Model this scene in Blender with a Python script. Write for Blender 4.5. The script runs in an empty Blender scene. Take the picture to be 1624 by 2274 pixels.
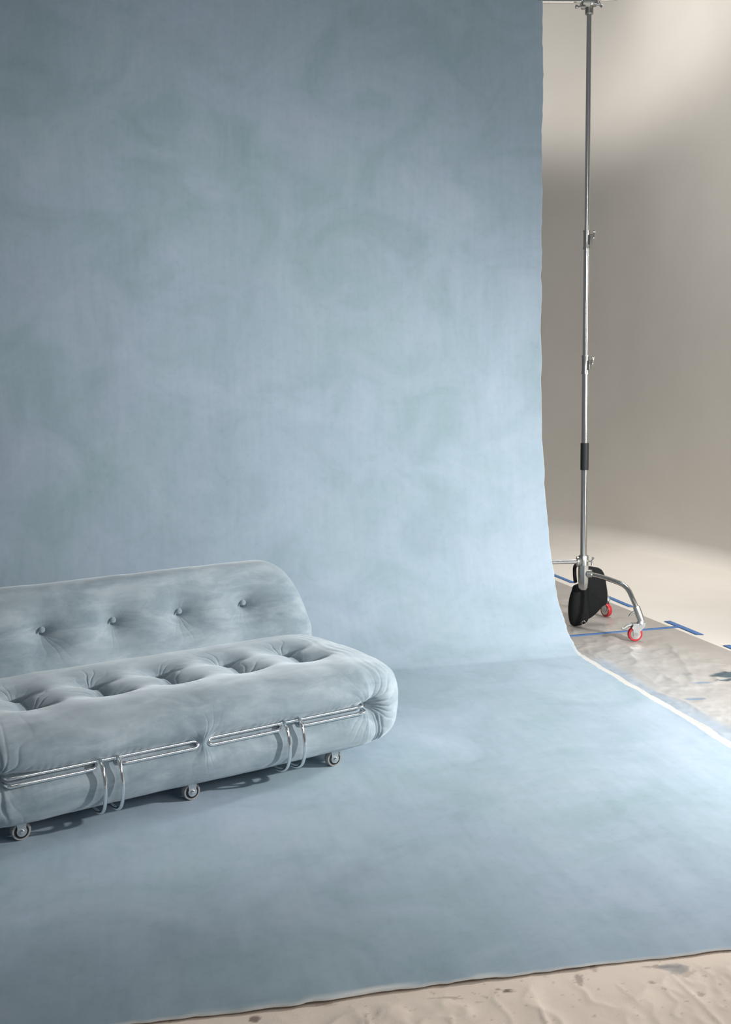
import bpy, bmesh, math, random
import numpy as np
from mathutils import Vector, Matrix

random.seed(4)
rng = np.random.default_rng(11)
SC = bpy.context.scene
COL = SC.collection
PI = math.pi
FLOOR = -0.016            # painted concrete; the top of the painted canvas lies at z = 0

# ------------------------------------------------------------------ helpers
def link(name, me, m=None, parent=None):
    o = bpy.data.objects.new(name, me)
    COL.objects.link(o)
    if m is not None:
        me.materials.append(m)
    if parent is not None:
        o.parent = parent
    return o

def thing(name, label, cat, loc=(0, 0, 0), rz=0.0, group=None):
    o = bpy.data.objects.new(name, None)
    o.empty_display_size = .1
    COL.objects.link(o)
    o.location = loc
    o.rotation_euler = (0, 0, rz)
    return tag(o, label, cat, group)

def tag(o, label, cat, group=None):
    o['label'] = label
    o['category'] = cat
    if group:
        o['group'] = group
    return o

def part(name, parent):
    o = bpy.data.objects.new(name, None)
    o.empty_display_size = .05
    COL.objects.link(o)
    o.parent = parent
    return o

def mesh_np(name, V, Fq, smooth=True):
    """V (n,3) float, Fq (m,4) int quads"""
    me = bpy.data.meshes.new(name)
    V = np.asarray(V, dtype=np.float32)
    Fq = np.asarray(Fq, dtype=np.int32)
    me.vertices.add(len(V))
    me.vertices.foreach_set('co', V.ravel())
    k = Fq.shape[1]
    me.loops.add(Fq.size)
    me.loops.foreach_set('vertex_index', Fq.ravel())
    me.polygons.add(len(Fq))
    me.polygons.foreach_set('loop_start', np.arange(0, Fq.size, k, dtype=np.int32))
    if smooth:
        me.polygons.foreach_set('use_smooth', np.ones(len(Fq), dtype=bool))
    me.update(calc_edges=True)
    me.validate()
    return me

def grid_faces(nu, nv, wrap_v=False, flip=False):
    i = np.arange(nu - 1)[:, None]
    j = np.arange(nv if wrap_v else nv - 1)[None, :]
    j2 = (j + 1) % nv
    a = i * nv + j
    b = (i + 1) * nv + j
    c = (i + 1) * nv + j2
    d = i * nv + j2
    f = np.stack([a, b, c, d], -1).reshape(-1, 4)
    return f[:, ::-1] if flip else f

def set_color(me, name, rgb):
    at = me.color_attributes.new(name, 'FLOAT_COLOR', 'POINT')
    c = np.ones((len(rgb), 4), dtype=np.float32)
    c[:, :3] = rgb
    at.data.foreach_set('color', c.ravel())

# lattice value noise ------------------------------------------------------
_T = rng.random((256, 256))
def vnoise(x, y):
    x = np.asarray(x, float); y = np.asarray(y, float)
    xi = np.floor(x).astype(int); yi = np.floor(y).astype(int)
    fx = x - xi; fy = y - yi
    fx = fx * fx * fx * (fx * (fx * 6 - 15) + 10); fy = fy * fy * fy * (fy * (fy * 6 - 15) + 10)
    g = lambda a, b: _T[a & 255, b & 255]
    return (g(xi, yi) * (1 - fx) * (1 - fy) + g(xi + 1, yi) * fx * (1 - fy)
            + g(xi, yi + 1) * (1 - fx) * fy + g(xi + 1, yi + 1) * fx * fy) * 2 - 1

def fbm(x, y, oct=4, ox=0.0):
    s = 0; a = 1.0; t = 0
    c, sn = math.cos(.6), math.sin(.6)
    x = np.asarray(x, float) + ox; y = np.asarray(y, float) + ox * 1.7
    for k in range(oct):
        s = s + a * vnoise(x, y); t += a; a *= .5
        x, y = (c * x - sn * y) * 2.03 + 13.7, (sn * x + c * y) * 2.03 + 5.1
    return s / t

def smooth(e0, e1, x):
    t = np.clip((x - e0) / (e1 - e0), 0, 1)
    return t * t * (3 - 2 * t)

# solid primitives into bmesh ------------------------------------------------
def frame_of(d):
    d = Vector(d).normalized()
    a = Vector((0, 0, 1)) if abs(d.z) < .9 else Vector((1, 0, 0))
    x = a.cross(d).normalized(); y = d.cross(x)
    return x, y, d

def tube(bm, pts, r, seg=16, cap=True):
    """r: number or list of radii"""
    pts = [Vector(p) for p in pts]
    n = len(pts)
    rr = r if isinstance(r, (list, tuple)) else [r] * n
    tang = []
    for i in range(n):
        a = pts[max(i - 1, 0)]; b = pts[min(i + 1, n - 1)]
        tang.append((b - a).normalized())
    x, y, _ = frame_of(tang[0])
    rings = []
    for i in range(n):
        t = tang[i]
        x = (x - t * x.dot(t)).normalized(); y = t.cross(x)
        rings.append([bm.verts.new(pts[i] + (x * math.cos(2 * PI * k / seg) + y * math.sin(2 * PI * k / seg)) * rr[i]) for k in range(seg)])
    for i in range(n - 1):
        for k in range(seg):
            f = bm.faces.new((rings[i][k], rings[i][(k + 1) % seg], rings[i + 1][(k + 1) % seg], rings[i + 1][k]))
            f.smooth = True
    if cap:
        bm.faces.new(rings[0][::-1]); bm.faces.new(rings[-1])

def lathe(bm, prof, org, axis, seg=32):
    """prof: list of (radius, height along axis)"""
    x, y, d = frame_of(axis); org = Vector(org)
    rings = []
    for r, h in prof:
        rings.append([bm.verts.new(org + d * h + (x * math.cos(2 * PI * k / seg) + y * math.sin(2 * PI * k / seg)) * max(r, 1e-5)) for k in range(seg)])
    for i in range(len(rings) - 1):
        for k in range(seg):
            f = bm.faces.new((rings[i][k], rings[i][(k + 1) % seg], rings[i + 1][(k + 1) % seg], rings[i + 1][k]))
            f.smooth = True
    bm.faces.new(rings[0][::-1]); bm.faces.new(rings[-1])

def box(bm, c, size, rot=None, bev=.0):
    r = bmesh.ops.create_cube(bm, size=1.0)
    vs = r['verts']
    M = Matrix.Translation(Vector(c)) @ (rot.to_4x4() if rot is not None else Matrix.Identity(4)) @ Matrix.Diagonal((*size, 1))
    bmesh.ops.transform(bm, matrix=M, verts=vs)
    if bev > 0:
        es = list({e for v in vs for e in v.link_edges})
        bmesh.ops.bevel(bm, geom=es, offset=bev, segments=2, affect='EDGES', profile=.5)

def plate(bm, outline, org, ax, ay, th):
    """extruded outline: outline of (a,b) in axes ax, ay; thickness th along ax x ay"""
    ax = Vector(ax); ay = Vector(ay); n = ax.cross(ay).normalized(); org = Vector(org)
    lo = [bm.verts.new(org + ax * a + ay * b - n * th / 2) for a, b in outline]
    hi = [bm.verts.new(org + ax * a + ay * b + n * th / 2) for a, b in outline]
    k = len(outline)
    bm.faces.new(lo[::-1]); bm.faces.new(hi)
    for i in range(k):
        bm.faces.new((lo[i], lo[(i + 1) % k], hi[(i + 1) % k], hi[i]))

def build(name, bm, m, parent=None, sharp=True):
    bmesh.ops.recalc_face_normals(bm, faces=bm.faces)
    me = bpy.data.meshes.new(name)
    bm.to_mesh(me); bm.free()
    if sharp:
        for p in me.polygons: p.use_smooth = True
        try: me.set_sharp_from_angle(angle=math.radians(38))
        except Exception: pass
    return link(name, me, m, parent)

def catmull(P, n, closed=True):
    P = np.asarray(P, float); k = len(P); out = []
    m = k if closed else k - 1
    for i in range(m):
        if closed:
            a, b, c, d = P[(i - 1) % k], P[i], P[(i + 1) % k], P[(i + 2) % k]
        else:
            a, b, c, d = P[max(i - 1, 0)], P[i], P[i + 1], P[min(i + 2, k - 1)]
        t = np.linspace(0, 1, 24, endpoint=False)[:, None]
        out.append(.5 * (2 * b + (c - a) * t + (2 * a - 5 * b + 4 * c - d) * t ** 2 + (3 * b - a - 3 * c + d) * t ** 3))
    Q = np.concatenate(out)
    if closed: Q = np.vstack([Q, Q[:1]])
    else: Q = np.vstack([Q, P[-1:]])
    s = np.r_[0, np.cumsum(np.linalg.norm(np.diff(Q, axis=0), axis=1))]
    tt = np.linspace(0, s[-1], n + 1 if closed else n)
    R = np.stack([np.interp(tt, s, Q[:, c]) for c in range(Q.shape[1])], -1)
    return R[:-1] if closed else R

# ------------------------------------------------------------------ materials
def mat(name):
    m = bpy.data.materials.new(name); m.use_nodes = True
    nt = m.node_tree
    return m, nt, nt.nodes['Principled BSDF']

def N(nt, t, **kw):
    n = nt.nodes.new(t)
    for k, v in kw.items(): setattr(n, k, v)
    return n

def noise_tex(nt, scale, detail=4, rough=.55, coord='Object', vec_scale=None, distort=0.0, uv=False):
    tc = N(nt, 'ShaderNodeTexCoord')
    n = N(nt, 'ShaderNodeTexNoise')
    n.inputs['Scale'].default_value = scale
    n.inputs['Detail'].default_value = detail
    n.inputs['Roughness'].default_value = rough
    n.inputs['Distortion'].default_value = distort
    src = tc.outputs['UV' if uv else coord]
    if vec_scale:
        mp = N(nt, 'ShaderNodeMapping'); mp.inputs['Scale'].default_value = vec_scale
        nt.links.new(src, mp.inputs['Vector']); src = mp.outputs['Vector']
    nt.links.new(src, n.inputs['Vector'])
    return n.outputs['Fac']

def ramp(nt, fac, stops):
    r = N(nt, 'ShaderNodeValToRGB')
    e = r.color_ramp.elements
    while len(e) < len(stops): e.new(.5)
    for k, (p, c) in enumerate(stops):
        e[k].position = p
        e[k].color = (*c, 1) if len(c) == 3 else c
    nt.links.new(fac, r.inputs['Fac'])
    return r.outputs['Color']

def mix(nt, fac, a, b, blend='MIX'):
    m = N(nt, 'ShaderNodeMix', data_type='RGBA', blend_type=blend)
    for s, v in ((m.inputs[0], fac), (m.inputs[6], a), (m.inputs[7], b)):
        if hasattr(v, 'is_output'): nt.links.new(v, s)
        elif isinstance(v, (int, float)): s.default_value = v
        else: s.default_value = (*v, 1)
    return m.outputs[2]

def bump(nt, bsdf, h, strength, dist=.01):
    b = N(nt, 'ShaderNodeBump')
    b.inputs['Strength'].default_value = strength
    b.inputs['Distance'].default_value = dist
    nt.links.new(h, b.inputs['Height'])
    nt.links.new(b.outputs['Normal'], bsdf.inputs['Normal'])

def simple(name, col, rough=.5, metal=0.0, var=.06, scale=30):
    m, nt, b = mat(name)
    f = noise_tex(nt, scale, 3)
    lo = tuple(c * (1 - var) for c in col); hi = tuple(min(1, c * (1 + var)) for c in col)
    nt.links.new(ramp(nt, f, [(.3, lo), (.7, hi)]), b.inputs['Base Color'])
    b.inputs['Roughness'].default_value = rough
    b.inputs['Metallic'].default_value = metal
    return m

M = {}
M['chrome'] = simple('polished_chrome', (.90, .91, .92), .11, 1.0, .02)
M['steel'] = simple('stand_chrome', (.80, .79, .77), .17, 1.0, .03)
M['dull_steel'] = simple('cast_metal', (.55, .55, .53), .34, 1.0, .08)
M['zinc'] = simple('zinc_plate', (.62, .64, .65), .38, .85, .08)
M['red_rubber'] = simple('red_urethane', (.55, .035, .045), .42, 0, .08)
M['grey_rubber'] = simple('grey_rubber', (.33, .32, .31), .6, 0, .08)
M['black_ring'] = simple('black_ring', (.012, .014, .018), .45, 0, .1)
M['black_grip'] = simple('black_rubber', (.016, .019, .02), .6, 0, .12)
M['black_nylon'] = simple('black_nylon', (.010, .011, .012), .75, 0, .2, 60)
M['black_nylon'].node_tree.nodes['Principled BSDF'].inputs['Specular IOR Level'].default_value = .22
M['tape'] = simple('blue_masking_tape', (.075, .19, .45), .65, 0, .10, 40)

# white cyclorama paint
m, nt, b = mat('white_studio_paint')
f1 = noise_tex(nt, 1.3, 5)
nt.links.new(ramp(nt, f1, [(.3, (.74, .705, .65)), (.7, (.79, .755, .70))]), b.inputs['Base Color'])
b.inputs['Roughness'].default_value = .75
bump(nt, b, noise_tex(nt, 90, 3), .05, .004)
M['cyc'] = m

# painted canvas
m, nt, b = mat('painted_blue_canvas')
big = noise_tex(nt, .80, 5, .60, uv=True, distort=.6)
mid = noise_tex(nt, 2.3, 7, .62, uv=True, distort=1.0)
fine = noise_tex(nt, 26, 5, .65, uv=True)
streak = noise_tex(nt, 1.0, 4, .6, uv=True, vec_scale=(30, 2.2, 1))
weave = noise_tex(nt, 420, 2, .6, uv=True)
c1 = ramp(nt, big, [(.38, (.350, .470, .508)), (.50, (.395, .495, .580)), (.68, (.440, .505, .630))])
c2 = mix(nt, .55, c1, ramp(nt, mid, [(.30, (.300, .415, .455)), (.5, (.400, .505, .590)), (.72, (.490, .580, .675))]))
c3 = mix(nt, .20, c2, ramp(nt, fine, [(.30, (.68, .70, .72)), (.5, (1, 1, 1)), (.75, (1.0, 1.0, 1.0))]), 'MULTIPLY')
c4 = mix(nt, .10, c3, ramp(nt, streak, [(.35, (.6, .62, .64)), (.65, (1, 1, 1))]), 'MULTIPLY')
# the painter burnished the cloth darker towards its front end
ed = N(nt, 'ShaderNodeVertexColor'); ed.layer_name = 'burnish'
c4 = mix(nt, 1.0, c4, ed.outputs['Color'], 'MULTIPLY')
at = N(nt, 'ShaderNodeVertexColor'); at.layer_name = 'bare'
c5 = mix(nt, at.outputs['Color'], c4, (.70, .685, .655))
nt.links.new(c5, b.inputs['Base Color'])
b.inputs['Roughness'].default_value = .85
b.inputs['Specular IOR Level'].default_value = .25
bump(nt, b, weave, .10, .002)
M['canvas'] = m

def attr_mat(name, rough, spec, bscale, bstr, mott, bdist=.004, mlo=.80):
    m, nt, b = mat(name)
    at = N(nt, 'ShaderNodeVertexColor'); at.layer_name = 'Col'
    f = noise_tex(nt, mott, 5, .6)
    c = mix(nt, .5, at.outputs['Color'], ramp(nt, f, [(.3, (mlo, mlo, mlo)), (.7, (1, 1, 1))]), 'MULTIPLY')
    nt.links.new(c, b.inputs['Base Color'])
    b.inputs['Roughness'].default_value = rough
    b.inputs['Specular IOR Level'].default_value = spec
    bump(nt, b, noise_tex(nt, bscale, 4), bstr, bdist)
    return m
M['plastic'] = attr_mat('painted_plastic_sheet', .30, .5, 26, .30, 6)
M['beige'] = attr_mat('beige_cotton_duck', .85, .2, 300, .15, 5, mlo=.90)

# crushed velvet
m, nt, b = mat('grey_blue_velvet')
big = noise_tex(nt, 3.0, 6, .66, distort=.5, vec_scale=(.75, 1, 1.2))
mid = noise_tex(nt, 8, 6, .62, distort=.6, vec_scale=(.55, 1, 1.5))
fine = noise_tex(nt, 260, 3, .6)
c1 = ramp(nt, big, [(.38, (0.215, 0.281, 0.320)), (.5, (0.299, 0.365, 0.411)), (.60, (0.400, 0.470, 0.514))])
c2 = mix(nt, .55, c1, ramp(nt, mid, [(.37, (0.214, 0.279, 0.319)), (.50, (0.299, 0.363, 0.411)), (.63, (0.426, 0.493, 0.533))]))
c3 = mix(nt, .12, c2, ramp(nt, fine, [(.3, (.6, .6, .6)), (.7, (1, 1, 1))]), 'MULTIPLY')
nt.links.new(c3, b.inputs['Base Color'])
b.inputs['Roughness'].default_value = .9
b.inputs['Specular IOR Level'].default_value = .15
b.inputs['Sheen Weight'].default_value = .6
b.inputs['Sheen Roughness'].default_value = .48
b.inputs['Sheen Tint'].default_value = (.86, .93, .97, 1)
bump(nt, b, mid, .06, .01)
M['velvet'] = m

# ------------------------------------------------------------------ the setting
# floor
bm = bmesh.new()
box(bm, (0, 4.0, FLOOR - .05), (16, 20, .1))
o = build('floor', bm, M['cyc'], sharp=False); o['kind'] = 'structure'

# cyclorama wall: one sweep of plan curve, cove at its foot
plan = np.array([(-7.0, 10.05), (-4.0, 10.62), (-1.0, 11.15), (.6, 11.42), (1.35, 11.36), (1.93, 10.98), (2.25, 10.55), (2.52, 10.02),
                 (2.77, 9.42), (3.00, 8.75), (3.25, 7.75), (3.60, 6.3), (4.2, 3.5), (5.0, 0.0), (5.9, -4.5)])
C = catmull(plan, 240, closed=False)
T = np.gradient(C, axis=0); T /= np.linalg.norm(T, axis=1)[:, None]
Nrm = np.stack([-T[:, 1], T[:, 0]], -1)           # outward (away from the room)
R = .16
prof = [(-.03, -.003)] + [(R * math.sin(a), R * (1 - math.cos(a)) - .0015) for a in np.linspace(0, PI / 2, 14)] + [(R, z) for z in np.linspace(.35, 6.4, 24)]
prof += [(R + .12, 6.4), (R + .12, -.05), (-.03, -.05)]
prof = np.array(prof)
V = np.zeros((len(C), len(prof), 3))
V[:, :, 0] = C[:, None, 0] + Nrm[:, None, 0] * prof[None, :, 0]
V[:, :, 1] = C[:, None, 1] + Nrm[:, None, 1] * prof[None, :, 0]
V[:, :, 2] = FLOOR + prof[None, :, 1]
me = mesh_np('wall_right', V.reshape(-1, 3), grid_faces(len(C), len(prof), wrap_v=True))
me.set_sharp_from_angle(angle=math.radians(50))
o = link('wall_right', me, M['cyc']); o['kind'] = 'structure'

# ------------------------------------------------------------------ painted backdrop
ED = np.array([.2165, -.9763])                    # along the floor, towards the camera
AC = np.array([-.9763, -.2165])                   # across, to the left
G0 = np.array([1.232, 6.180])                     # right edge where the sheet meets the floor
H0 = np.array([1.108, 6.800])                     # right edge where it hangs
hy = math.radians(7.0)
AH = np.array([-math.cos(hy), -math.sin(hy)])
W_, ZT, Z0 = 4.3, 4.02, 1.95
a = np.r_[np.linspace(0, .07, 36), np.linspace(.08, W_, 190)]
# path pieces along the sheet: hanging, sweep, floor
na = len(a)
rows = []; blen = []
nh, ns, nf = 70, 60, 190
Lf = 3.20
tq = np.linspace(0, 1, ns)
for k, aa in enumerate(a):
    H = H0 + AH * aa; G = G0 + AC * aa
    D = G - H
    P = []
    for z in np.linspace(ZT, Z0, nh)[:-1]:
        P.append((H[0], H[1], z))
    Q1 = np.array([H[0], H[1], .12]); Q0 = np.array([H[0], H[1], Z0]); Q2 = np.array([H[0] + D[0] * 1.10, H[1] + D[1] * 1.10, 0.0])
    for t in tq:
        q = (1 - t) ** 2 * Q0 + 2 * t * (1 - t) * Q1 + t * t * Q2
        P.append(tuple(q))
    end = G + ED * (Lf - .022 * aa)
    for s in np.linspace(0, 1, nf)[1:]:
        P.append((Q2[0] + (end[0] - Q2[0]) * s, Q2[1] + (end[1] - Q2[1]) * s, 0.0))
    rows.append(P)
V = np.array(rows)                                # (na, nb, 3)
nb = V.shape[1]
seg = np.linalg.norm(np.diff(V[na // 2], axis=0), axis=1)
bcum = np.r_[0, np.cumsum(seg)]
A, B = np.meshgrid(a, bcum, indexing='ij')
jf = nh - 1 + ns                                  # first floor row
onfl = smooth(jf - 12, jf + 10, np.arange(nb))[None, :]
# soft ripples of the hanging cloth and of the floor
rip = fbm(A * 1.6, B * .5, 3) * .010 * (1 - onfl) * smooth(0, .3, A)
V[:, :, 1] += rip
V[:, :, 2] += onfl * np.maximum(0, fbm(A * 3, B * 3, 3, 7.) * .004 + fbm(A * 14, B * 9, 2, 3.) * .0012)
# ragged edges
rag = fbm(B * 9, B * 0 + 2.5, 4) * .010 + fbm(B * 55, B * 0 + 8., 2) * .0030
fall = np.exp(-A / .05)
for c in range(2):
    V[:, :, c] += AC[c] * rag * fall
# front edge: waves, a lip that lifts off the floor here and there
Bend = bcum[-1]
front = np.exp(-(Bend - B) / .07)
wob = fbm(A * 2.2, A * 0 + 4., 4) * .013 + fbm(A * 24, A * 0 + 9., 2) * .005
for c in range(2):
    V[:, :, c] += ED[c] * wob * front
lift = np.clip(fbm(A * 2.6, A * 0 + 30., 3) * 1.6, 0, 1) * .008 + .001
V[:, :, 2] += lift * np.exp(-(Bend - B) / .05) - .0085 * np.exp(-((Bend - B) / .06) ** 2)
# the same on the right edge lying on the floor
V[:, :, 2] += onfl * np.exp(-A / .03) * (.006 + .006 * np.clip(fbm(B * 3, B * 0 + 60., 3) * 2, 0, 1))
me = mesh_np('painted_backdrop', V.reshape(-1, 3), grid_faces(na, nb))
uv = me.uv_layers.new(name='UVMap')
UV = np.stack([A, B], -1).reshape(-1, 2).astype(np.float32)
idx = np.zeros(len(me.loops), dtype=np.int32); me.loops.foreach_get('vertex_index', idx)
uv.data.foreach_set('uv', UV[idx].ravel())
wid = .024 + .012 * smooth(.2, 2.0, B - bcum[jf]) + fbm(B * 6, B * 0 + 14., 4) * .008 + fbm(B * 60, B * 0, 2) * .003
bare = smooth(wid + .004, wid - .004, A) * smooth(-.25, .08, B - bcum[jf])
bare = np.maximum(bare, .45 * smooth(.003, .001, A))
bf = .011 + .012 * fbm(A * 5, A * 0 + 77., 3)
bare = np.maximum(bare, smooth(bf + .004, bf - .003, Bend - B) * .9)
set_color(me, 'bare', np.repeat(bare.reshape(-1, 1), 3, 1))
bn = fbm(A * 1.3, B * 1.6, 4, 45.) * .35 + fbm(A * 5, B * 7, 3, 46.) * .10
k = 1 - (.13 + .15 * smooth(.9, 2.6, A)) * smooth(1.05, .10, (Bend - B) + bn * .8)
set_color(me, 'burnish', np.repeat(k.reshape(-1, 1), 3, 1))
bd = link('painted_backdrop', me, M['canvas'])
so = bd.modifiers.new('thickness', 'SOLIDIFY'); so.thickness = .0016; so.offset = -1
tag(bd, 'mottled blue hand-painted canvas backdrop hanging from a bar and sweeping forward over the floor', 'backdrop')

# ------------------------------------------------------------------ cloths on the floor
def cloth(name, o0, du, dv, nu, nv, hfun, cfun, m, z0):
    s = np.linspace(0, 1, nu); t = np.linspace(0, 1, nv)
    S, Tt = np.meshgrid(s, t, indexing='ij')
    X = o0[0] + du[0] * S + dv[0] * Tt; Y = o0[1] + du[1] * S + dv[1] * Tt
    Z = z0 + hfun(X, Y, S, Tt)
    me = mesh_np(name, np.stack([X, Y, Z], -1).reshape(-1, 3), grid_faces(nu, nv))
    if sum(me.polygons[0].normal * Vector((0, 0, 1))) < 0: me.flip_normals()
    set_color(me, 'Col', cfun(X, Y, S, Tt).reshape(-1, 3))
    ob = link(name, me, m)
    return ob

def ridged(x, y, ox, k=3):
    return (1 - np.abs(fbm(x, y, k, ox))) ** 6

# translucent plastic under and beside the backdrop, far edge along the tape
PE0 = np.array([1.10, 10.10]); PE1 = np.array([2.92, 3.35])   # far (right-hand) edge
def plastic_h(X, Y, S, T_):
    side = np.maximum(0, (X - 1.1))
    w = ridged(X * 1.6, Y * 1.1, 3.) * .009 + ridged(X * 4.2, Y * 2.6, 9.) * .006 + ridged(X * 11, Y * 7, 19.) * .003 + fbm(X * 14, Y * 14, 3, 2.) * .0022
    edge = smooth(0, .05, 1 - S)
    tb = np.abs((X - 1.06) * -.28 + (Y - 6.585) * .96)          # lies flat under the tape
    for cx, cy in ((1.646, 6.50), (1.624, 7.19), (.90, 6.91), (1.40, 6.93), (1.50, 7.0)):   # pressed flat under the casters
        tb = np.minimum(tb, np.maximum(0, np.hypot(X - cx, Y - cy) - .06))
    flat = smooth(.03, .10, 1 - S) * (1 - .95 * np.exp(-(tb / .05) ** 2))
    return np.clip(w, 0, .016) * flat * smooth(.35, .60, S)
def plastic_c(X, Y, S, T_):
    base = np.array([.46, .435, .41])
    n = fbm(X * 2.2, Y * 1.4, 4, 40.)
    c = base * (1 + .07 * n[..., None])
    # chalky white paint spread towards the cloth
    d = ((X - G0[0]) * (-ED[1]) + (Y - G0[1]) * ED[0])        # distance right of the backdrop edge
    wp = smooth(.75, .15, d + .25 * fbm(X * 2.4, Y * 1.6, 4, 61.)) * smooth(6.5, 5.9, Y + .25 * fbm(X * 3, Y * 3, 3, 5.))
    c = c * (1 - wp[..., None]) + np.array([.50, .495, .49]) * wp[..., None]
    # blue overspray along the edge
    band = .085 + .06 * fbm(X * 1.5, Y * 1.5, 3, 22.) + .05 * smooth(5.6, 4.8, Y)
    bl = smooth(band + .05, band - .02, d) * smooth(6.15, 5.9, Y) * (.75 + .25 * fbm(X * 8, Y * 5, 3, 12.))
    c = c * (1 - bl[..., None]) + np.array([.36, .46, .57]) * bl[..., None]
    # brush marks, strokes across x
    def mark(cx, cy, rx, ry, col, st, ox):
        nonlocal c
        e = ((X - cx) / rx) ** 2 + ((Y - cy) / ry) ** 2 + .5 * fbm(X * 7, Y * 14, 3, ox)
        k = smooth(1.1, .7, e)[..., None] * st
        c = c * (1 - k) + np.array(col) * k
    mark(1.965, 5.700, .125, .060, (.05, .095, .125), .95, 1.)
    mark(1.955, 5.600, .105, .020, (.06, .10, .13), .9, 2.)
    mark(1.735, 5.715, .032, .032, (.33, .35, .37), .7, 3.)
    mark(1.768, 5.545, .060, .022, (.25, .34, .45), .85, 4.)
    mark(1.645, 5.270, .060, .026, (.24, .33, .45), .9, 6.)
    mark(1.60, 6.18, .04, .012, (.36, .36, .36), .5, 7.)
    return c
du = np.array([2.4, .53])
pl = cloth('plastic_drop_cloth', PE0 - du, du, PE1 - PE0, 300, 620, plastic_h, plastic_c, M['plastic'], FLOOR + .0015)
tag(pl, 'wrinkled paint-smeared plastic sheet on the floor between backdrop and white wall', 'drop cloth')

# beige canvas drop cloth in front
def beige_h(X, Y, S, T_):
    w = ridged(X * 1.3 + Y * .6, Y * .9, 15.) * .008 + ridged(X * 3.1, Y * 3.6 - X, 25.) * .007 + ridged(X * 8 + Y * 3, Y * 5 - X * 2, 35.) * .004 + fbm(X * 5, Y * 5, 3, 8.) * .004 + fbm(X * 17, Y * 13, 3, 18.) * .0012
    crease = np.zeros_like(X)
    for (x0, y0, x1, y1, h, wd) in ((.42, 2.72, .47, 2.2, .010, .010), (.80, 2.80, .92, 2.35, .014, .014), (-.02, 2.62, .02, 2.3, .009, .010),
                                    (.63, 2.78, .70, 2.60, .006, .008), (.98, 2.82, 1.08, 2.66, .008, .010), (-.38, 2.58, -.40, 2.3, .012, .014)):
        L = math.hypot(x1 - x0, y1 - y0); ex, ey = (x1 - x0) / L, (y1 - y0) / L
        s_ = np.clip((X - x0) * ex + (Y - y0) * ey, 0, L)
        d_ = np.hypot(X - x0 - ex * s_, Y - y0 - ey * s_ )
        tp = np.sin(PI * np.clip(s_ / L, .02, .98)) ** .7
        crease += .85 * h * tp * np.exp(-np.abs(d_ + .003 * fbm(X * 20, Y * 20, 2, h * 900)) / (wd * .55)) * (.6 + .5 * fbm(X * 12, Y * 12, 2, h * 500))
    lim = smooth(2.785, 2.66, Y - .19 * X + .1)     # flat where it runs under the backdrop
    return np.clip(w + crease, 0, .04) * lim * .8
def beige_c(X, Y, S, T_):
    n = fbm(X * 1.7, Y * 2.3, 4, 50.)
    c = np.array([.80, .68, .58]) * (1 + .08 * n[..., None])
    for (cx, cy, rx, ry, st, ox) in ((.36, 2.69, .018, .010, .85, 1.), (.335, 2.70, .010, .005, .6, 4.), (.155, 2.69, .006, .004, .8, 2.), (.61, 2.80, .010, .020, .35, 3.),
                                     (.80, 2.80, .06, .010, .45, 5.), (.845, 2.77, .035, .030, .30, 6.), (-.30, 2.58, .016, .016, .8, 7.), (.75, 2.72, .010, .012, .5, 8.),
                                     (.86, 2.66, .012, .012, .4, 9.), (.20, 2.66, .05, .006, .4, 10.), (1.0, 2.70, .05, .007, .35, 11.), (.56, 2.74, .012, .03, .5, 12.), (-.12, 2.64, .03, .012, .3, 13.)):
        e = ((X - cx) / rx) ** 2 + ((Y - cy) / ry) ** 2 + .9 * fbm(X * 60, Y * 60, 3, ox)
        k = smooth(1.2, .5, e)[..., None] * st
        c = c * (1 - k) + np.array([.15, .105, .085]) * k
    e = ((X - .83) / .045) ** 2 + ((Y - 2.79) / .03) ** 2 + .8 * fbm(X * 30, Y * 40, 3, 30.)
    k = smooth(1.1, .5, e)[..., None] * .6
    c = c * (1 - k) + np.array([.27, .28, .30]) * k
    sp = smooth(.62, .75, fbm(X * 70, Y * 70, 2, 90.)) * .4
    c = c * (1 - sp[..., None]) + np.array([.25, .19, .16]) * sp[..., None]
    return c
bc = cloth('canvas_drop_cloth', (-2.6, 1.25), (5.4, 0), (0, 2.0), 900, 360, beige_h, beige_c, M['beige'], FLOOR + .0025)
tag(bc, 'creased beige canvas drop cloth with brown stains in front of the blue backdrop', 'drop cloth')

# blue masking tape along and across the plastic
def tape(p0, p1, w, label):
    p0 = np.array(p0, float); p1 = np.array(p1, float)
    d = p1 - p0; L = np.linalg.norm(d); d /= L; n = np.array([-d[1], d[0]])
    k = max(4, int(L / .02)); s = np.linspace(0, L, k); q = np.linspace(-w / 2, w / 2, 4)
    S, Q = np.meshgrid(s, q, indexing='ij')
    j = fbm(S * 6, S * 0 + p0[0] * 9, 2) * .003
    Qj = Q + j
    X = p0[0] + d[0] * S + n[0] * Qj; Y = p0[1] + d[1] * S + n[1] * Qj
    X += d[0] * np.where(S > L - .001, Q * .5, 0); Y += d[1] * np.where(S > L - .001, Q * .5, 0)
    Z = FLOOR + .0032 + fbm(S * 9, Q * 30, 2, p0[1]) * .0008
    me = mesh_np('tape_strip', np.stack([X, Y, Z], -1).reshape(-1, 3), grid_faces(k, 4, flip=True))
    ob = link('masking_tape_strip', me, M['tape'])
    m_ = ob.modifiers.new('thickness', 'SOLIDIFY'); m_.thickness = .001
    tag(ob, label, 'tape', 'blue tape strips on the plastic sheet')
    return ob
TA = np.array([1.560, 8.740]); TB = np.array([2.085, 6.66])
def on_edge(Y): return TA + (TB - TA) * ((Y - TA[1]) / (TB[1] - TA[1]))
tape(on_edge(8.90), on_edge(8.42), .040, 'blue tape strip farthest back, left of the stand beside the backdrop edge')
tape(on_edge(7.95), on_edge(7.49), .040, 'blue tape strip on plastic behind the black sandbag')
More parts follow.
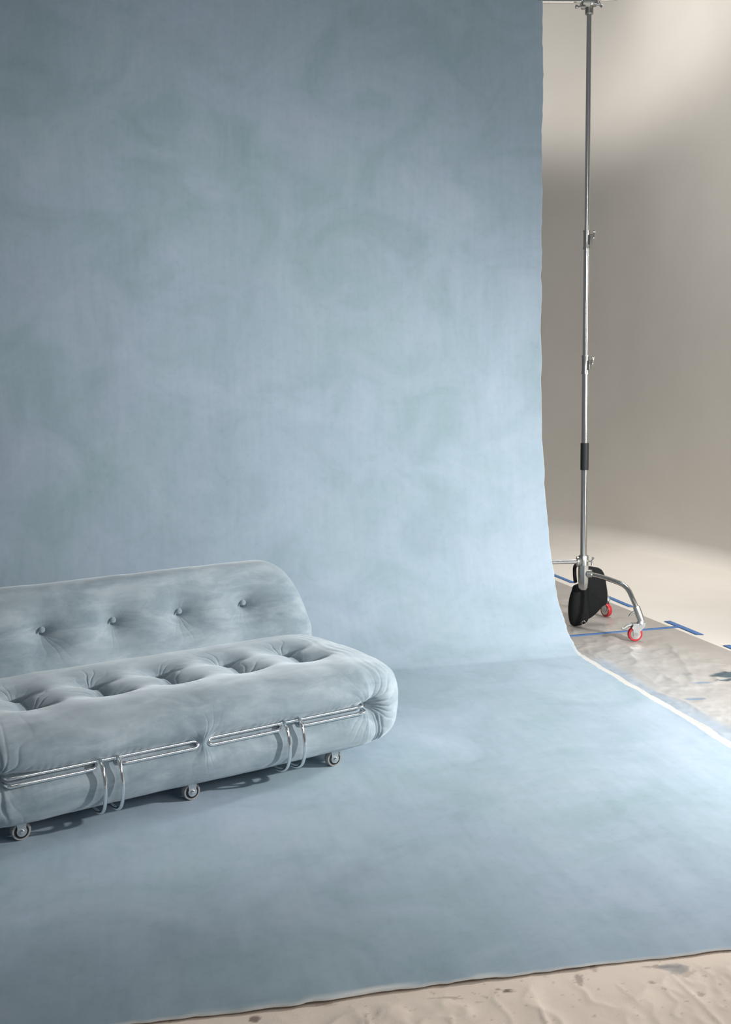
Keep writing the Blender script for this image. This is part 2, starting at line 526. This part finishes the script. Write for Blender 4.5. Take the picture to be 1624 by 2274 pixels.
tape(on_edge(7.03), on_edge(6.64), .046, 'blue tape strip slanting at the corner right of the front caster')
tape((1.06, 6.585), (2.035, 6.868), .040, 'long blue tape strip running across plastic behind the front red caster')
tape(on_edge(6.36), on_edge(5.98), .046, 'blue tape strip cut off by the right edge of the photo')

# ------------------------------------------------------------------ sofa
SA = math.radians(32.645)
sofa = thing('sofa', 'long grey-blue tufted velvet sofa with chrome front rods on castors, standing on blue backdrop', 'sofa', (-.665, 4.016, 0), SA)

def swell_mesh(prof, xs, Sv, Sz, cen, disp, xscale=None, name='m'):
    """sweep prof (ns,2)=(y,z) along xs with end scaling, then push along normals by disp(x,y,z,ny,nz)"""
    nx, ns_ = len(xs), len(prof)
    X = np.repeat(xs[:, None], ns_, 1)
    Y = cen[0] + (prof[None, :, 0] - cen[0]) * Sv[:, None]
    Z = cen[1] + (prof[None, :, 1] - cen[1]) * Sz[:, None]
    if xscale is not None: X = X * xscale(Z)
    P = np.stack([X, Y, Z], -1)
    dx = np.gradient(P, axis=0)
    dsn = (np.roll(P, -1, 1) - np.roll(P, 1, 1))
    Nn = np.cross(dx, dsn); Nn /= np.maximum(np.linalg.norm(Nn, axis=2, keepdims=True), 1e-9)
    # outward?
    out = P - np.array([0, cen[0], cen[1]]); out[..., 0] *= .05
    if (Nn * out).sum() < 0: Nn = -Nn
    P = P + Nn * disp(X, Y, Z, Nn)[..., None]
    me = mesh_np(name, P.reshape(-1, 3), grid_faces(nx, ns_, wrap_v=True))
    # orientation
    bm_ = bmesh.new(); bm_.from_mesh(me); bmesh.ops.recalc_face_normals(bm_, faces=bm_.faces); bm_.to_mesh(me); bm_.free()
    return me

def cap_curve(x, x0, L, n):
    t = np.clip((np.abs(x) - x0) / (L - x0), 0, 1)
    return np.maximum((1 - t ** n), 0) ** (1 / n) + 1e-4

def xs_for(L, x0, n_mid, n_cap):
    th = np.linspace(0, PI / 2, n_cap)
    capx = x0 + (L - x0) * np.sin(th) * .99999
    mid = np.linspace(-x0, x0, n_mid)[1:-1]
    return np.r_[-capx[::-1], mid, capx]

def wrinkle(dx, dy, r0, r1, k, seed, jit=1.0):
    """radial folds round a pinch point"""
    r = np.hypot(dx, dy) + 1e-6; th = np.arctan2(dy, dx)
    ph = k * th + 1.8 * np.sin(3 * th + seed) + jit * np.sin(5 * th + 2 * seed) + .9 * np.sin(r * 55 + seed * 3)
    am = .55 + .45 * np.sin(2 * th + seed * 1.7)
    w = (1 - np.abs(np.sin(ph * .5))) ** 2.6 - .22
    return w * am * smooth(r0 * .25, r0, r) * np.exp(-(r / r1) ** 1.5)

# --- seat
GZ = .246                                         # height of the pinch line
seat_prof = catmull([(-.088, .150), (-.104, .246), (-.098, .315), (-.055, .378), (.03, .410), (.15, .424), (.32, .428), (.50, .425), (.68, .418),
                     (.85, .40), (.95, .34), (.985, .24), (.95, .13), (.86, .078), (.6, .066), (.3, .064), (.08, .064), (-.015, .072), (-.065, .102)], 760)
tuft = [(-.86, .0), (-.563, .0), (-.258, .0), (.028, .0), (.333, .0), (.628, .0)]
TVb, TVf = .455, .265
def seat_disp(X, Y, Z, Nn):
    d = np.zeros_like(X)
    front = smooth(.16, .02, Y)
    # clamp groove along the front
    g = np.zeros_like(X)
    for xa, xb in ((-.735, .748),):
        g = np.maximum(g, smooth(xa - .028, xa + .02, X) * smooth(xb + .028, xb - .02, X))
    mid = np.exp(-((X - .003) / .05) ** 2)
    g = g * (1 - .38 * np.exp(-((X - .003) / .030) ** 2))
    prof_ = np.where(Z > GZ, np.exp(-((Z - GZ) / .034) ** 2), np.exp(-((Z - GZ) / .030) ** 2))
    wide = np.exp(-((Z - GZ) / .075) ** 2)
    d -= front * (.034 * prof_ * np.maximum(g, .30 * mid) + .022 * wide * np.maximum(g, .55 * mid))
    d -= front * .008 * np.exp(-((GZ - .028 - Z) / .030) ** 2) * np.maximum(g, .3 * mid)
    # fans at the two ends of the clamp
    for xe, sg, seed in ((.765, 1, .7), (-.752, -1, 2.1)):
        dx = (X - xe); dz = (Z - GZ)
        r = np.hypot(dx, dz)
        fr = smooth(.30, .10, Y)
        outer = .38 + .62 * smooth(-.03, .015, dx * sg)
        d -= fr * (.072 * np.exp(-(r / .032) ** 1.3) + .058 * np.exp(-(r / .088) ** 1.5)) * outer
        d -= fr * .0200 * wrinkle(dx * sg * 1.1, dz, .028, .105, 19, seed) * np.where(dx * sg > -.02, 1, .45)
        # long fold from the pinch down round the bolster
        for off, w_, h_ in ((.030, .006, .011), (.046, .005, .007), (.014, .005, .006)):
            xf = xe + sg * (off + .035 * np.clip((GZ - Z) / .16, 0, 1) - .03 * np.clip((GZ - Z) / .16, 0, 1) ** 2)
            d -= fr * h_ * np.exp(-((X - xf) / w_) ** 2) * smooth(GZ - .03, GZ - .07, Z) * smooth(.05, .09, Z)
    # soft folds at the middle gap
    d -= front * .0048 * wrinkle(X - .003, Z - GZ, .03, .062, 15, 3.3)
    for xa, xb in ((-.735, -.022), (.030, .748)):
        d += front * g * .0003 * (np.sin(X * 190 + 3 * np.sin(X * 21)) * np.exp(-(np.abs(Z - GZ) / .035)))
    # tufts on top
    top = smooth(.30, .38, Z)
    for k, (tx, ty) in enumerate(tuft):
        for vi, tv in enumerate((TVb, TVf)):
            dx = X - tx - (.012 if vi else 0); dy = Y - tv
            r = np.hypot(dx, dy * 1.0)
            sx = np.where(dx > 0, .060, .034)
            ra = np.sqrt((dx / sx) ** 2 + (dy / .024) ** 2)
            d -= top * (.044 * np.exp(-ra ** 1.05) + .034 * np.exp(-(r / .105) ** 1.5))
            d += top * .006 * np.exp(-((dy + .055) / .035) ** 2 - (dx / .075) ** 2)
            d -= top * .0070 * wrinkle(dx, dy, .03, .080, 12, k * 1.3 + vi * 2.2 + .4) * np.where(dy > 0, 1., .35)
        # gully that joins the two tufts, and shallow pull lines between neighbours
        dx = X - tx - .006
        along = smooth(TVf - .05, TVf + .02, Y) * smooth(TVb + .05, TVb - .02, Y)
        d -= top * along * (.016 * np.exp(-(dx / .035) ** 2) + .007 * np.exp(-((dx - .012) / .006) ** 2))
    # front roll swells a little between tufts; gentle hand-upholstered unevenness
    d += fbm(X * 3.2, Y * 3.0 + Z * 4.2, 3, 3.) * .0060
    d += front * fbm(X * 9, Z * 16, 3, 31.) * .0016
    # folds over the shoulder of the right and left end
    for sg in (1, -1):
        e = smooth(.74, .84, X * sg) * smooth(.34, .40, Z)
        d += e * .0010 * np.sin(X * 150 + 2.5 * np.sin(Y * 22))
    return d
LX = 1.035
xs = xs_for(LX, .70, 760, 150)
seat_me = swell_mesh(seat_prof, xs, cap_curve(xs, .70, LX, 2.7), cap_curve(xs, .70, LX, 2.35), (.44, .238), seat_disp, name='seat')
link('seat', seat_me, M['velvet'], sofa)

# --- backrest
back_prof = catmull([(.66, .34), (.655, .44), (.672, .54), (.690, .63), (.712, .69), (.765, .738), (.84, .755), (.915, .733), (.965, .665), (.99, .55), (1.0, .42), (.96, .34), (.82, .31)], 460)
btn_x = [-.665, -.352, -.040, .270, .590]
BTZ = .575
def back_front_y(z):
    return np.interp(z, [.34, .44, .54, .63, .70], [.66, .655, .672, .690, .715])
def back_disp(X, Y, Z, Nn):
    d = np.zeros_like(X)
    fr = smooth(.80, .74, Y) * smooth(.30, .36, Z)
    for k, bx in enumerate(btn_x):
        dx = X - bx; dz = Z - BTZ
        r = np.hypot(dx, dz)
        d -= fr * (.012 * np.exp(-(r / .020) ** 1.2) + .040 * np.exp(-(r / .050) ** 1.1) + .062 * np.exp(-(r / .135) ** 1.45))
        low = np.where(dz < .0, 1.0, .28)
        d -= fr * .0046 * wrinkle(dx, dz, .022, .080, 15, k * 1.9 + .3) * low
    sp = smooth(-.75, -.66, X) * smooth(.66, .56, X)
    d -= fr * sp * (.006 * np.exp(-((Z - BTZ) / .02) ** 2) + .0022 * np.exp(-((Z - BTZ - .004 * np.sin(X * 19)) / .0035) ** 2))
    d += fbm(X * 3.0, Y * 2 + Z * 4.0, 3, 17.) * .006
    d += fbm(X * 10, Z * 10, 3, 12.) * .0012
    return d
LB = .957
xb = xs_for(LB, .74, 600, 150)
back_me = swell_mesh(back_prof, xb, cap_curve(xb, .74, LB, 2.7), cap_curve(xb, .74, LB, 3.6), (.83, .40), back_disp,
                     xscale=lambda Z: 1 - .125 * np.clip((Z - .42) / .34, 0, 1) ** 1.1, name='backrest')
back = link('backrest', back_me, M['velvet'], sofa)
bco = np.zeros(len(back_me.vertices) * 3, dtype=np.float32); back_me.vertices.foreach_get('co', bco); bco = bco.reshape(-1, 3)
for bx in btn_x:
    sel = bco[(bco[:, 1] < .82) & (np.hypot(bco[:, 0] - bx, bco[:, 2] - BTZ) < .006)]
    y = float(sel[:, 1].mean()) if len(sel) else float(back_front_y(BTZ) + .05)
    bm = bmesh.new()
    lathe(bm, [(.0125, -.008), (.0135, .0), (.0125, .0045), (.0095, .0075), (.005, .009), (0, .0095)], (0, 0, 0), (0, -1, .12), 24)
    ob = build('button', bm, M['velvet'], back, sharp=False)
    ob.location = (bx, y - .012, BTZ)

# --- chrome rods and hoops
RT = .0078
hoops = (-.398, -.333, .352, .420)
def rod_half(xa, xb, ha, hb, open_inner):
    """upper rod with return bends to the front rod; front rod broken between the two hoops"""
    bm = bmesh.new()
    yu, zu, yl, zl = -.052, .2545, -.066, .2320
    def bend(x, sg):
        pts = []
        for t in np.linspace(-PI / 2, PI / 2, 13):
            pts.append((x + sg * .016 * math.cos(t), (yu + yl) / 2 - (yl - yu) / 2 * -math.sin(t), (zu + zl) / 2 + (zl - zu) / 2 * -math.sin(t) * -1 * -1))
        return pts
    def pt(x, f): return (x, yu + (yl - yu) * f, zu + (zl - zu) * f)
    def ubend(x, sg):
        return [(x + sg * .017 * math.sin(PI * f), yu + (yl - yu) * (1 - math.cos(PI * f)) / 2, zu + (zl - zu) * (1 - math.cos(PI * f)) / 2) for f in np.linspace(0, 1, 13)]
    # front rod left piece: from its inner curl, out to the left bend, back along the top, round the right bend, to the other inner curl
    curlL = [(ha - .006, yl + .028, zu + .004), (ha - .009, yl + .014, zl + .014), (ha - .016, yl + .003, zl + .004), (ha - .030, yl, zl)]
    curlR = [(hb + .006, yl + .028, zu + .004), (hb + .009, yl + .014, zl + .014), (hb + .016, yl + .003, zl + .004), (hb + .030, yl, zl)]
    def tail(x, y, z, sg):        # outer ends dive into the pinched fabric
        return [(x + sg * .020 * math.sin(f * PI / 2), y + .050 * (1 - math.cos(f * PI / 2)), z) for f in np.linspace(0, 1, 9)]
    path = list(curlL) + [(x, yl, zl) for x in np.linspace(ha - .06, xa, 10)]
    left_outer, right_outer = xa < -.5, xb > .5
    if left_outer:
        path += tail(xa, yl, zl, -1)[1:]
        path2 = tail(xa, yu, zu, -1)[::-1] + [(x, yu, zu) for x in np.linspace(xa, xb, 30)][1:-1] + ubend(xb, 1)
        path2 += [(x, yl, zl) for x in np.linspace(xb, hb + .06, 10)][1:] + curlR[::-1]
        runs = [path, path2]
    else:
        path += ubend(xa, -1)[::-1] + [(x, yu, zu) for x in np.linspace(xa, xb, 30)][1:-1] + tail(xb, yu, zu, 1)
        path2 = list(curlR) + [(x, yl, zl) for x in np.linspace(hb + .06, xb, 10)] + tail(xb, yl, zl, 1)[1:]
        runs = [path, path2]
    for path in runs:
        P = [path[0]]
        for p in path[1:]:
            if (Vector(p) - Vector(P[-1])).length > .0015: P.append(p)
        tube(bm, P, RT, 14)
    return bm
rodL = build('clamp_rod', rod_half(-.712, -.035, hoops[0], hoops[1], True), M['chrome'], sofa, sharp=False)
rodR = build('clamp_rod', rod_half(.043, .722, hoops[2], hoops[3], True), M['chrome'], sofa, sharp=False)
for k, hx in enumerate(hoops):
    bm = bmesh.new()
    pts = catmull([(-.040, .262), (-.064, .258), (-.088, .232), (-.103, .190), (-.107, .150), (-.099, .112), (-.078, .078), (-.045, .058), (.0, .050), (.07, .049), (.16, .052)], 48, closed=False)
    tube(bm, [(hx, p[0], p[1]) for p in pts], RT * .92, 14)
    lathe(bm, [(.0105, -.011), (.0115, 0), (.0105, .011)], (hx, -.052, .2545), (1, 0, 0), 16)
    build('clamp_hoop', bm, M['chrome'], rodL if k < 2 else rodR)

# --- castors (front three seen; back three carry the rear)
def castor(x, y, front=True):
    c = part('castor', sofa); c.location = (x, y, 0); c.rotation_euler = (0, 0, 0)
    r = .0345; w = .030
    bm = bmesh.new()
    lathe(bm, [(r * .62, -w / 2), (r * .93, -w / 2), (r, -w / 2 + .005), (r, w / 2 - .005), (r * .93, w / 2), (r * .62, w / 2)], (0, 0, r), (0, 1, 0), 40)
    build('wheel', bm, M['grey_rubber'], c)
    bm = bmesh.new()
    lathe(bm, [(r * .74, -w / 2 - .0012), (r * .74, w / 2 + .0012)], (0, 0, r), (0, 1, 0), 36)
    build('rim', bm, M['black_ring'], c)
    bm = bmesh.new()
    lathe(bm, [(r * .52, -w / 2 - .0045), (r * .54, -w / 2 - .001), (r * .54, w / 2 + .001), (r * .52, w / 2 + .0045)], (0, 0, r), (0, 1, 0), 36)
    for sy in (-1, 1):
        plate(bm, [(-.017, .060), (.017, .060), (.0155, .040), (.012, .030), (-.012, .030), (-.0155, .040)], (0, sy * (w / 2 + .0035), .006), (1, 0, 0), (0, 0, 1), .0025)
    box(bm, (0, 0, .0655), (.036, w + .010, .004), bev=.001)
    build('fork', bm, M['zinc'], c)
    bm = bmesh.new()
    lathe(bm, [(.0085, 0), (.0085, .004), (.0065, .0075), (.003, .0085), (0, .0088)], (0, -w / 2 - .0045, r), (0, -1, 0), 12)
    build('axle_bolt', bm, M['chrome'], c)
    return c
for x in (-.670, -.019, .623): castor(x, .020)
for x in (-.670, -.019, .623): castor(x, .88, False)

# ------------------------------------------------------------------ rolling stand
PX, PY = 1.400, 6.870
stand = thing('backdrop_stand', 'tall chrome rolling stand with black grip and red casters holding up the backdrop bar', 'stand', (PX, PY, FLOOR + .0035))
def zl(z): return z - FLOOR
def lx(x): return x - PX
def ly(y): return y - PY
def pole(z0, z1, r, name='pole'):
    bm = bmesh.new()
    lathe(bm, [(r, zl(z0)), (r, zl(z1))], (0, 0, 0), (0, 0, 1), 36)
    return build(name, bm, M['steel'], stand)
pole(.24, 1.66, .0215); pole(1.60, 2.42, .0195); pole(2.36, 3.865, .0155)
bm = bmesh.new()
lathe(bm, [(.022, zl(1.010)), (.0258, zl(1.012)), (.0258, zl(1.182)), (.022, zl(1.184))], (0, 0, 0), (0, 0, 1), 32)
build('grip', bm, M['black_grip'], stand)['label'] = 'black rubber grip on the lower pole'

def collar(z0, z1, r, ang):
    bm = bmesh.new()
    lathe(bm, [(r * .9, zl(z0)), (r * 1.22, zl(z0) + .002), (r * 1.22, zl(z0) + .012), (r * 1.08, zl(z0) + .022), (r * 1.10, zl(z1) - .018), (r * 1.2, zl(z1) - .010), (r * 1.2, zl(z1) - .002), (r * .9, zl(z1))], (0, 0, 0), (0, 0, 1), 28)
    d = Vector((math.cos(ang), math.sin(ang), 0)); s = Vector((-d.y, d.x, 0))
    R3 = Matrix((d, s, Vector((0, 0, 1)))).transposed()
    zc = zl((z0 + z1) / 2)
    box(bm, d * (r * 1.15) + Vector((0, 0, zc - .004)), (.030, .024, .060), R3, .003)
    c = build('collar', bm, M['dull_steel'], stand)
    bm = bmesh.new()
    tube(bm, [d * (r * 1.2) + Vector((0, 0, zc + .026)), d * (r * 1.2 + .030) + Vector((0, 0, zc + .026))], .0055, 12)
    q = d * (r * 1.2 + .032) + Vector((0, 0, zc + .026))
    tube(bm, [q - s * .004 - Vector((0, 0, .018)), q, q + s * .004 + Vector((0, 0, .018))], [.0085, .0055, .0085], 12)
    lathe(bm, [(.004, 0), (.010, .003), (.010, .010), (.005, .013)], q - Vector((0, 0, .018)) - d * .006, d, 12)
    lathe(bm, [(.004, 0), (.010, .003), (.010, .010), (.005, .013)], q + Vector((0, 0, .018)) - d * .006, d, 12)
    build('wing_knob', bm, M['steel'], c)
collar(1.615, 1.735, .0215, math.radians(-50))
collar(2.385, 2.505, .0195, math.radians(-50))

# hub with sockets
bm = bmesh.new()
lathe(bm, [(.022, zl(.395)), (.032, zl(.395)), (.032, zl(.455)), (.029, zl(.460)), (.022, zl(.460))], (0, 0, 0), (0, 0, 1), 28)
lathe(bm, [(.020, zl(.235)), (.030, zl(.250)), (.034, zl(.290)), (.034, zl(.395)), (.024, zl(.400))], (0, 0, 0), (0, 0, 1), 8)
lathe(bm, [(.034, .0), (.034, .012)], (-.044, -.002, zl(.420)), (1, 0, 0), 20)
lathe(bm, [(.027, .0), (.027, .03)], (.022, -.010, zl(.342)), (1, -.35, 0), 20)
hub = build('hub', bm, M['dull_steel'], stand)
bm = bmesh.new()
q = Vector((.048, -.02, zl(.425)))
tube(bm, [(.028, -.012, zl(.425)), q], .006, 12)
tube(bm, [q + Vector((.010, -.004, .024)), q, q + Vector((.004, -.002, -.026))], [.0095, .006, .0095], 12)
build('wing_knob', bm, M['dull_steel'], hub)

def leg(pts, sleeve, name='leg'):
    P = catmull(pts, 60, closed=False)
    bm = bmesh.new(); tube(bm, [tuple(p) for p in P], .0150, 20)
    l = build(name, bm, M['steel'], stand)
    bm = bmesh.new()
    a_, b_ = Vector(sleeve[0]), Vector(sleeve[1]); d = (b_ - a_)
    lathe(bm, [(.0165, 0), (.0215, .004), (.0225, d.length * .6), (.019, d.length)], a_, d, 20)
    build('sleeve', bm, M['dull_steel'], l)
    return l

def stand_caster(parent, top, wc, heading, lever=True):
    """top: lower end of leg sleeve; wc: wheel centre (local); heading: rolling direction angle"""
    c = part('caster', parent)
    r, w = .0450, .030
    d = Vector((math.cos(heading), math.sin(heading), 0)); s = Vector((-d.y, d.x, 0))
    wc = Vector(wc); top = Vector(top)
    bm = bmesh.new()
    lathe(bm, [(r * .70, -w / 2), (r * .94, -w / 2), (r, -w / 2 + .006), (r, w / 2 - .006), (r * .94, w / 2), (r * .70, w / 2)], wc, s, 40)
    build('wheel', bm, M['red_rubber'], c)['label'] = 'red caster wheel'
    bm = bmesh.new()
    lathe(bm, [(r * .40, -w / 2 - .002), (r * .70, -w / 2 - .001), (r * .74, -w / 2 + .001), (r * .74, w / 2 - .001), (r * .70, w / 2 + .001), (r * .40, w / 2 + .002)], wc, s, 36)
    lathe(bm, [(.013, -w / 2 - .007), (.013, w / 2 + .007)], wc, s, 12)
    build('wheel_hub', bm, M['dull_steel'], c)
    bm = bmesh.new()
    up = Vector((0, 0, 1)); h = top.z - wc.z
    off = (top - wc).dot(d)
    for sg in (-1, 1):
        plate(bm, [(-.014, -.008), (-.006, -.015), (.006, -.015), (.015, -.007), (.021, .012), (off + .024, h - .014), (off + .024, h), (off - .050, h), (off - .054, h - .012), (-.026, h - .022), (-.017, h - .034), (-.016, .010)], wc + s * sg * (w / 2 + .005), d, up, .003)
    box(bm, wc + d * (off - .014) + up * h, (.080, w + .016, .006), Matrix((d, s, up)).transposed(), .002)
    lathe(bm, [(.024, -.008), (.024, .004), (.018, .012), (.012, .030)], Vector((top.x, top.y, top.z + .004)), (0, 0, 1), 20)
    build('fork', bm, M['zinc'], c)
    bm = bmesh.new()
    p = wc + d * (off - .050) + up * (h - .006)
    tube(bm, [p, p - d * .030 - up * .006, p - d * .052 - up * .022, p - d * .066 - up * .022], [.010, .010, .009, .007], 10)
    build('brake_lever', bm, M['zinc'], c)
    return c

# near right leg, bends down to the front caster
pts = [(.040, -.014, .356), (.10, -.085, .349), (.150, -.160, .340), (.200, -.232, .325), (.226, -.275, .298), (.243, -.318, .250), (.258, -.345, .205), (.270, -.362, .165)]
pts = [(p[0] + .0, p[1], p[2]) for p in pts]
lg = leg(pts, ((.2575, -.343, .210), (.286, -.372, .118)))
stand_caster(lg, (.280, -.372, .108), (.246, -.370, .045), math.radians(4))
bm = bmesh.new()
tube(bm, [(.262, -.350, .175), (.240, -.352, .178), (.222, -.354, .166), (.210, -.355, .150)], [.008, .007, .006, .004], 10)
build('latch', bm, M['dull_steel'], lg)
# rear right leg, behind the sandbag
pts = [(.030, .020, .356), (.075, .115, .350), (.12, .21, .335), (.165, .285, .300), (.20, .325, .23), (.215, .340, .165)]
lg2 = leg(pts, ((.205, .332, .21), (.222, .345, .118)))
stand_caster(lg2, (.232, .346, .108), (.224, .322, .045), math.radians(-62))
# left leg, runs behind the backdrop
pts = [(-.040, -.004, .436), (-.20, .0, .434), (-.36, .02, .424), (-.42, .03, .385), (-.45, .035, .31), (-.47, .04, .17)]
lg3 = leg(pts, ((-.462, .037, .22), (-.478, .04, .118)))
stand_caster(lg3, (-.48, .04, .108), (-.50, .04, .045), math.radians(20))

# top clamp
bm = bmesh.new()
zt = zl(3.840)
lathe(bm, [(.020, -.055), (.026, -.05), (.026, .04), (.020, .055)], (0, 0, zt - .005), (0, 0, 1), 20)
lathe(bm, [(.030, -.030), (.036, -.024), (.036, .020), (.030, .026)], (-.028, -.035, zt + .006), (1, .1, 0), 20)
box(bm, (.018, -.030, zt + .004), (.046, .044, .050), None, .006)
box(bm, (-.045, -.040, zt - .020), (.022, .030, .040), None, .005)
cl = build('clamp', bm, M['dull_steel'], stand)
bm = bmesh.new()
tube(bm, [(-.035, -.055, zt - .030), (-.085, -.060, zt - .033)], .0062, 12)
lathe(bm, [(.006, 0), (.012, .003), (.012, .014), (.006, .017)], (-.080, -.060, zt - .033), (-1, 0, 0), 14)
build('clamp_handle', bm, M['dull_steel'], cl)
for sg, nm in ((1, 'wing_knob'),):
    bm = bmesh.new()
    q = Vector((.055, -.052, zt - .022))
    tube(bm, [(.020, -.048, zt - .010), q], .006, 12)
    tube(bm, [q + Vector((.012, -.002, -.010)), q, q + Vector((-.012, .0, .016))], [.010, .006, .010], 12)
    build(nm, bm, M['dull_steel'], cl)
bm = bmesh.new()
tube(bm, [(.02, -.035, zt + .014), (.135, -.036, zt + .014), (.148, -.036, zt + .014)], [.0085, .0085, .006], 16)
lathe(bm, [(.004, 0), (.008, .002), (.008, .006), (.003, .014)], (.146, -.036, zt + .014), (1, 0, 0), 12)
build('pin', bm, M['steel'], cl)

# crossbar carrying the backdrop
bar = thing('backdrop_crossbar', 'horizontal chrome bar clamped to the top of the tall stand, carrying the blue backdrop', 'crossbar', (PX, PY - .036, 3.85))
bm = bmesh.new()
zb = .002
tube(bm, [(.03, 0, zb), (-4.9, -.30, zb - .02)], .0170, 28)
build('tube', bm, M['steel'], bar)
bm = bmesh.new()
tube(bm, [(.031, 0, zb), (.040, 0, zb)], .012, 16)
build('end_cap', bm, M['dull_steel'], bar)

# ------------------------------------------------------------------ sandbag slung over the rear leg
bag = thing('sandbag', 'black two-lobed sandbag slung over the foot of the backdrop stand', 'sandbag', (PX, PY, FLOOR))
def lobe(outline, org, ax, ay, depth, seed, name='lobe'):
    """pillow from an outline: (a,b) points in ax/ay, thickness along the normal"""
    ring = catmull(outline, 96)
    c = ring.mean(0)
    ax = np.array(ax, float); ax /= np.linalg.norm(ax); ay = np.array(ay, float); ay /= np.linalg.norm(ay)
    n = np.cross(ax, ay); org = np.array(org, float)
    sh = np.linspace(-1, 1, 33)
    V = []
    for h in np.sin(sh * PI / 2):
        k = (1 - abs(h) ** 2.6) ** (1 / 2.6) if abs(h) < 1 else .0
        k = max(k, .0006)
        for q in ring:
            p = c + (q - c) * k
            wv = fbm(p[0] * 9 + seed, p[1] * 9, 3) * .007
            V.append(org + ax * p[0] + ay * p[1] + n * (h * depth / 2 + wv * (1 if h > 0 else -.3)))
    V = np.array(V)
    me = mesh_np(name, V, grid_faces(33, 96, wrap_v=True))
    bm_ = bmesh.new(); bm_.from_mesh(me); bmesh.ops.recalc_face_normals(bm_, faces=bm_.faces); bm_.to_mesh(me); bm_.free()
    return link(name, me, M['black_nylon'], bag)
# left lobe hangs on the camera side, right lobe on the far side
lobe([(-.040, .275), (.030, .280), (.045, .20), (.055, .10), (.050, .03), (.000, .006), (-.062, .012), (-.082, .09), (-.076, .18), (-.055, .245)], (-.005, .065, 0), (1, .35, 0), (0, 0, 1), .085, 1.)
lobe([(-.075, .375), (.0, .380), (.050, .355), (.075, .28), (.085, .15), (.045, .11), (-.010, .055), (-.075, .03), (-.10, .10), (-.105, .25)], (.100, .125, 0), (1, .15, 0), (0, 0, 1), .110, 5.)
bm = bmesh.new()
pts = catmull([(-.045, .030, .30), (-.052, .020, .355), (-.046, .04, .40), (-.015, .07, .41), (.04, .09, .400)], 24, closed=False)
tube(bm, [tuple(p) for p in pts], .012, 12)
build('strap', bm, M['black_nylon'], bag, sharp=False)
bm = bmesh.new()
pts = [(.010 + .012 * math.cos(t), .022, .030 + .014 * math.sin(t)) for t in np.linspace(0, 2 * PI, 24)]
tube(bm, pts, .0014, 8)
build('ring', bm, M['steel'], bag, sharp=False)

# ------------------------------------------------------------------ light
def area(name, loc, target, sx, sy, power, col=(1, 1, 1), spread=180):
    l = bpy.data.lights.new(name, 'AREA'); l.shape = 'RECTANGLE'; l.size = sx; l.size_y = sy
    l.energy = power; l.color = col; l.spread = math.radians(spread)
    o = bpy.data.objects.new(name, l); COL.objects.link(o)
    o.location = loc
    o.rotation_euler = (Vector(target) - Vector(loc)).to_track_quat('-Z', 'Y').to_euler()
    return o
def spot(name, loc, target, power, ang, blend, r, col=(1, 1, 1)):
    l = bpy.data.lights.new(name, 'SPOT'); l.energy = power; l.color = col
    l.spot_size = math.radians(ang); l.spot_blend = blend; l.shadow_soft_size = r
    o = bpy.data.objects.new(name, l); COL.objects.link(o)
    o.location = loc
    o.rotation_euler = (Vector(target) - Vector(loc)).to_track_quat('-Z', 'Y').to_euler()
    return o
spot('key_strobe', (3.53, 4.12, 1.67), (.42, 5.00, .28), 710, 111, 1.0, .09, (1.0, .985, .955))
spot('fill_umbrella', (.46, .52, 2.98), (.35, 5.9, 2.25), 330, 66, 1.0, .45, (1.0, 1.0, 1.0))
area('overhead_bank', (2.55, 8.6, 6.0), (2.55, 8.6, 0), 1.2, 3.0, 53, (1.0, .955, .90), 74)
spot('added_edge_light', (3.05, 6.35, 1.25), (.22, 4.62, .48), 420, 24, 1.0, .20, (1.0, .99, .97))  # added unseen spot, brightens the right end of the sofa
area('long_softbox', (1.95, 2.25, 1.45), (-.5, 4.1, .3), 2.3, .5, 11.5, (1.0, .99, .97), 130)
area('added_pole_strip', (3.30, 4.60, 1.55), (1.75, 7.20, 1.45), .26, 2.5, 9, (1.0, .985, .96), 110)  # added tall lamp, unseen, puts the bright stripe on the stand poles
area('added_front_fill', (.3, 1.7, 5.2), (.3, 2.0, 0), 3.0, 1.6, 9, (1.0, .975, .95), 130)  # added overhead fill, no known lamp; lifts front floor and beige cloth
spot('wall_wash', (-1.0, 9.3, 3.1), (2.2, 10.5, 6.75), 300, 82, .45, .30, (1.0, .96, .91))

w = bpy.data.worlds.new('studio_ambient'); SC.world = w; w.use_nodes = True
bg = w.node_tree.nodes['Background']
bg.inputs['Color'].default_value = (.90, .97, 1.03, 1)
bg.inputs['Strength'].default_value = .135

# ------------------------------------------------------------------ camera
cam = bpy.data.cameras.new('camera'); co = bpy.data.objects.new('camera', cam); COL.objects.link(co)
cam.sensor_fit = 'VERTICAL'; cam.sensor_height = 36.0; cam.sensor_width = 36.0 * 1624 / 2274
cam.lens = 36.0 * 2400 / 2274
p_, t_ = math.atan(292 / 2400), math.atan(.014)
R0 = Vector((1, 0, 0)); Fw = Vector((0, math.cos(p_), -math.sin(p_))); U0 = Vector((0, math.sin(p_), math.cos(p_)))
Rr = R0 * math.cos(t_) - U0 * math.sin(t_); Uu = R0 * math.sin(t_) + U0 * math.cos(t_)
co.matrix_world = Matrix((( Rr.x, Uu.x, -Fw.x, 0), (Rr.y, Uu.y, -Fw.y, 0), (Rr.z, Uu.z, -Fw.z, 1.6), (0, 0, 0, 1)))
cam.clip_start = .05
SC.camera = co
SC.view_settings.view_transform = 'Standard'
SC.view_settings.look = 'None'
SC.view_settings.exposure = 0.0
SC.view_settings.gamma = 1.0
SC.view_settings.use_curve_mapping = False
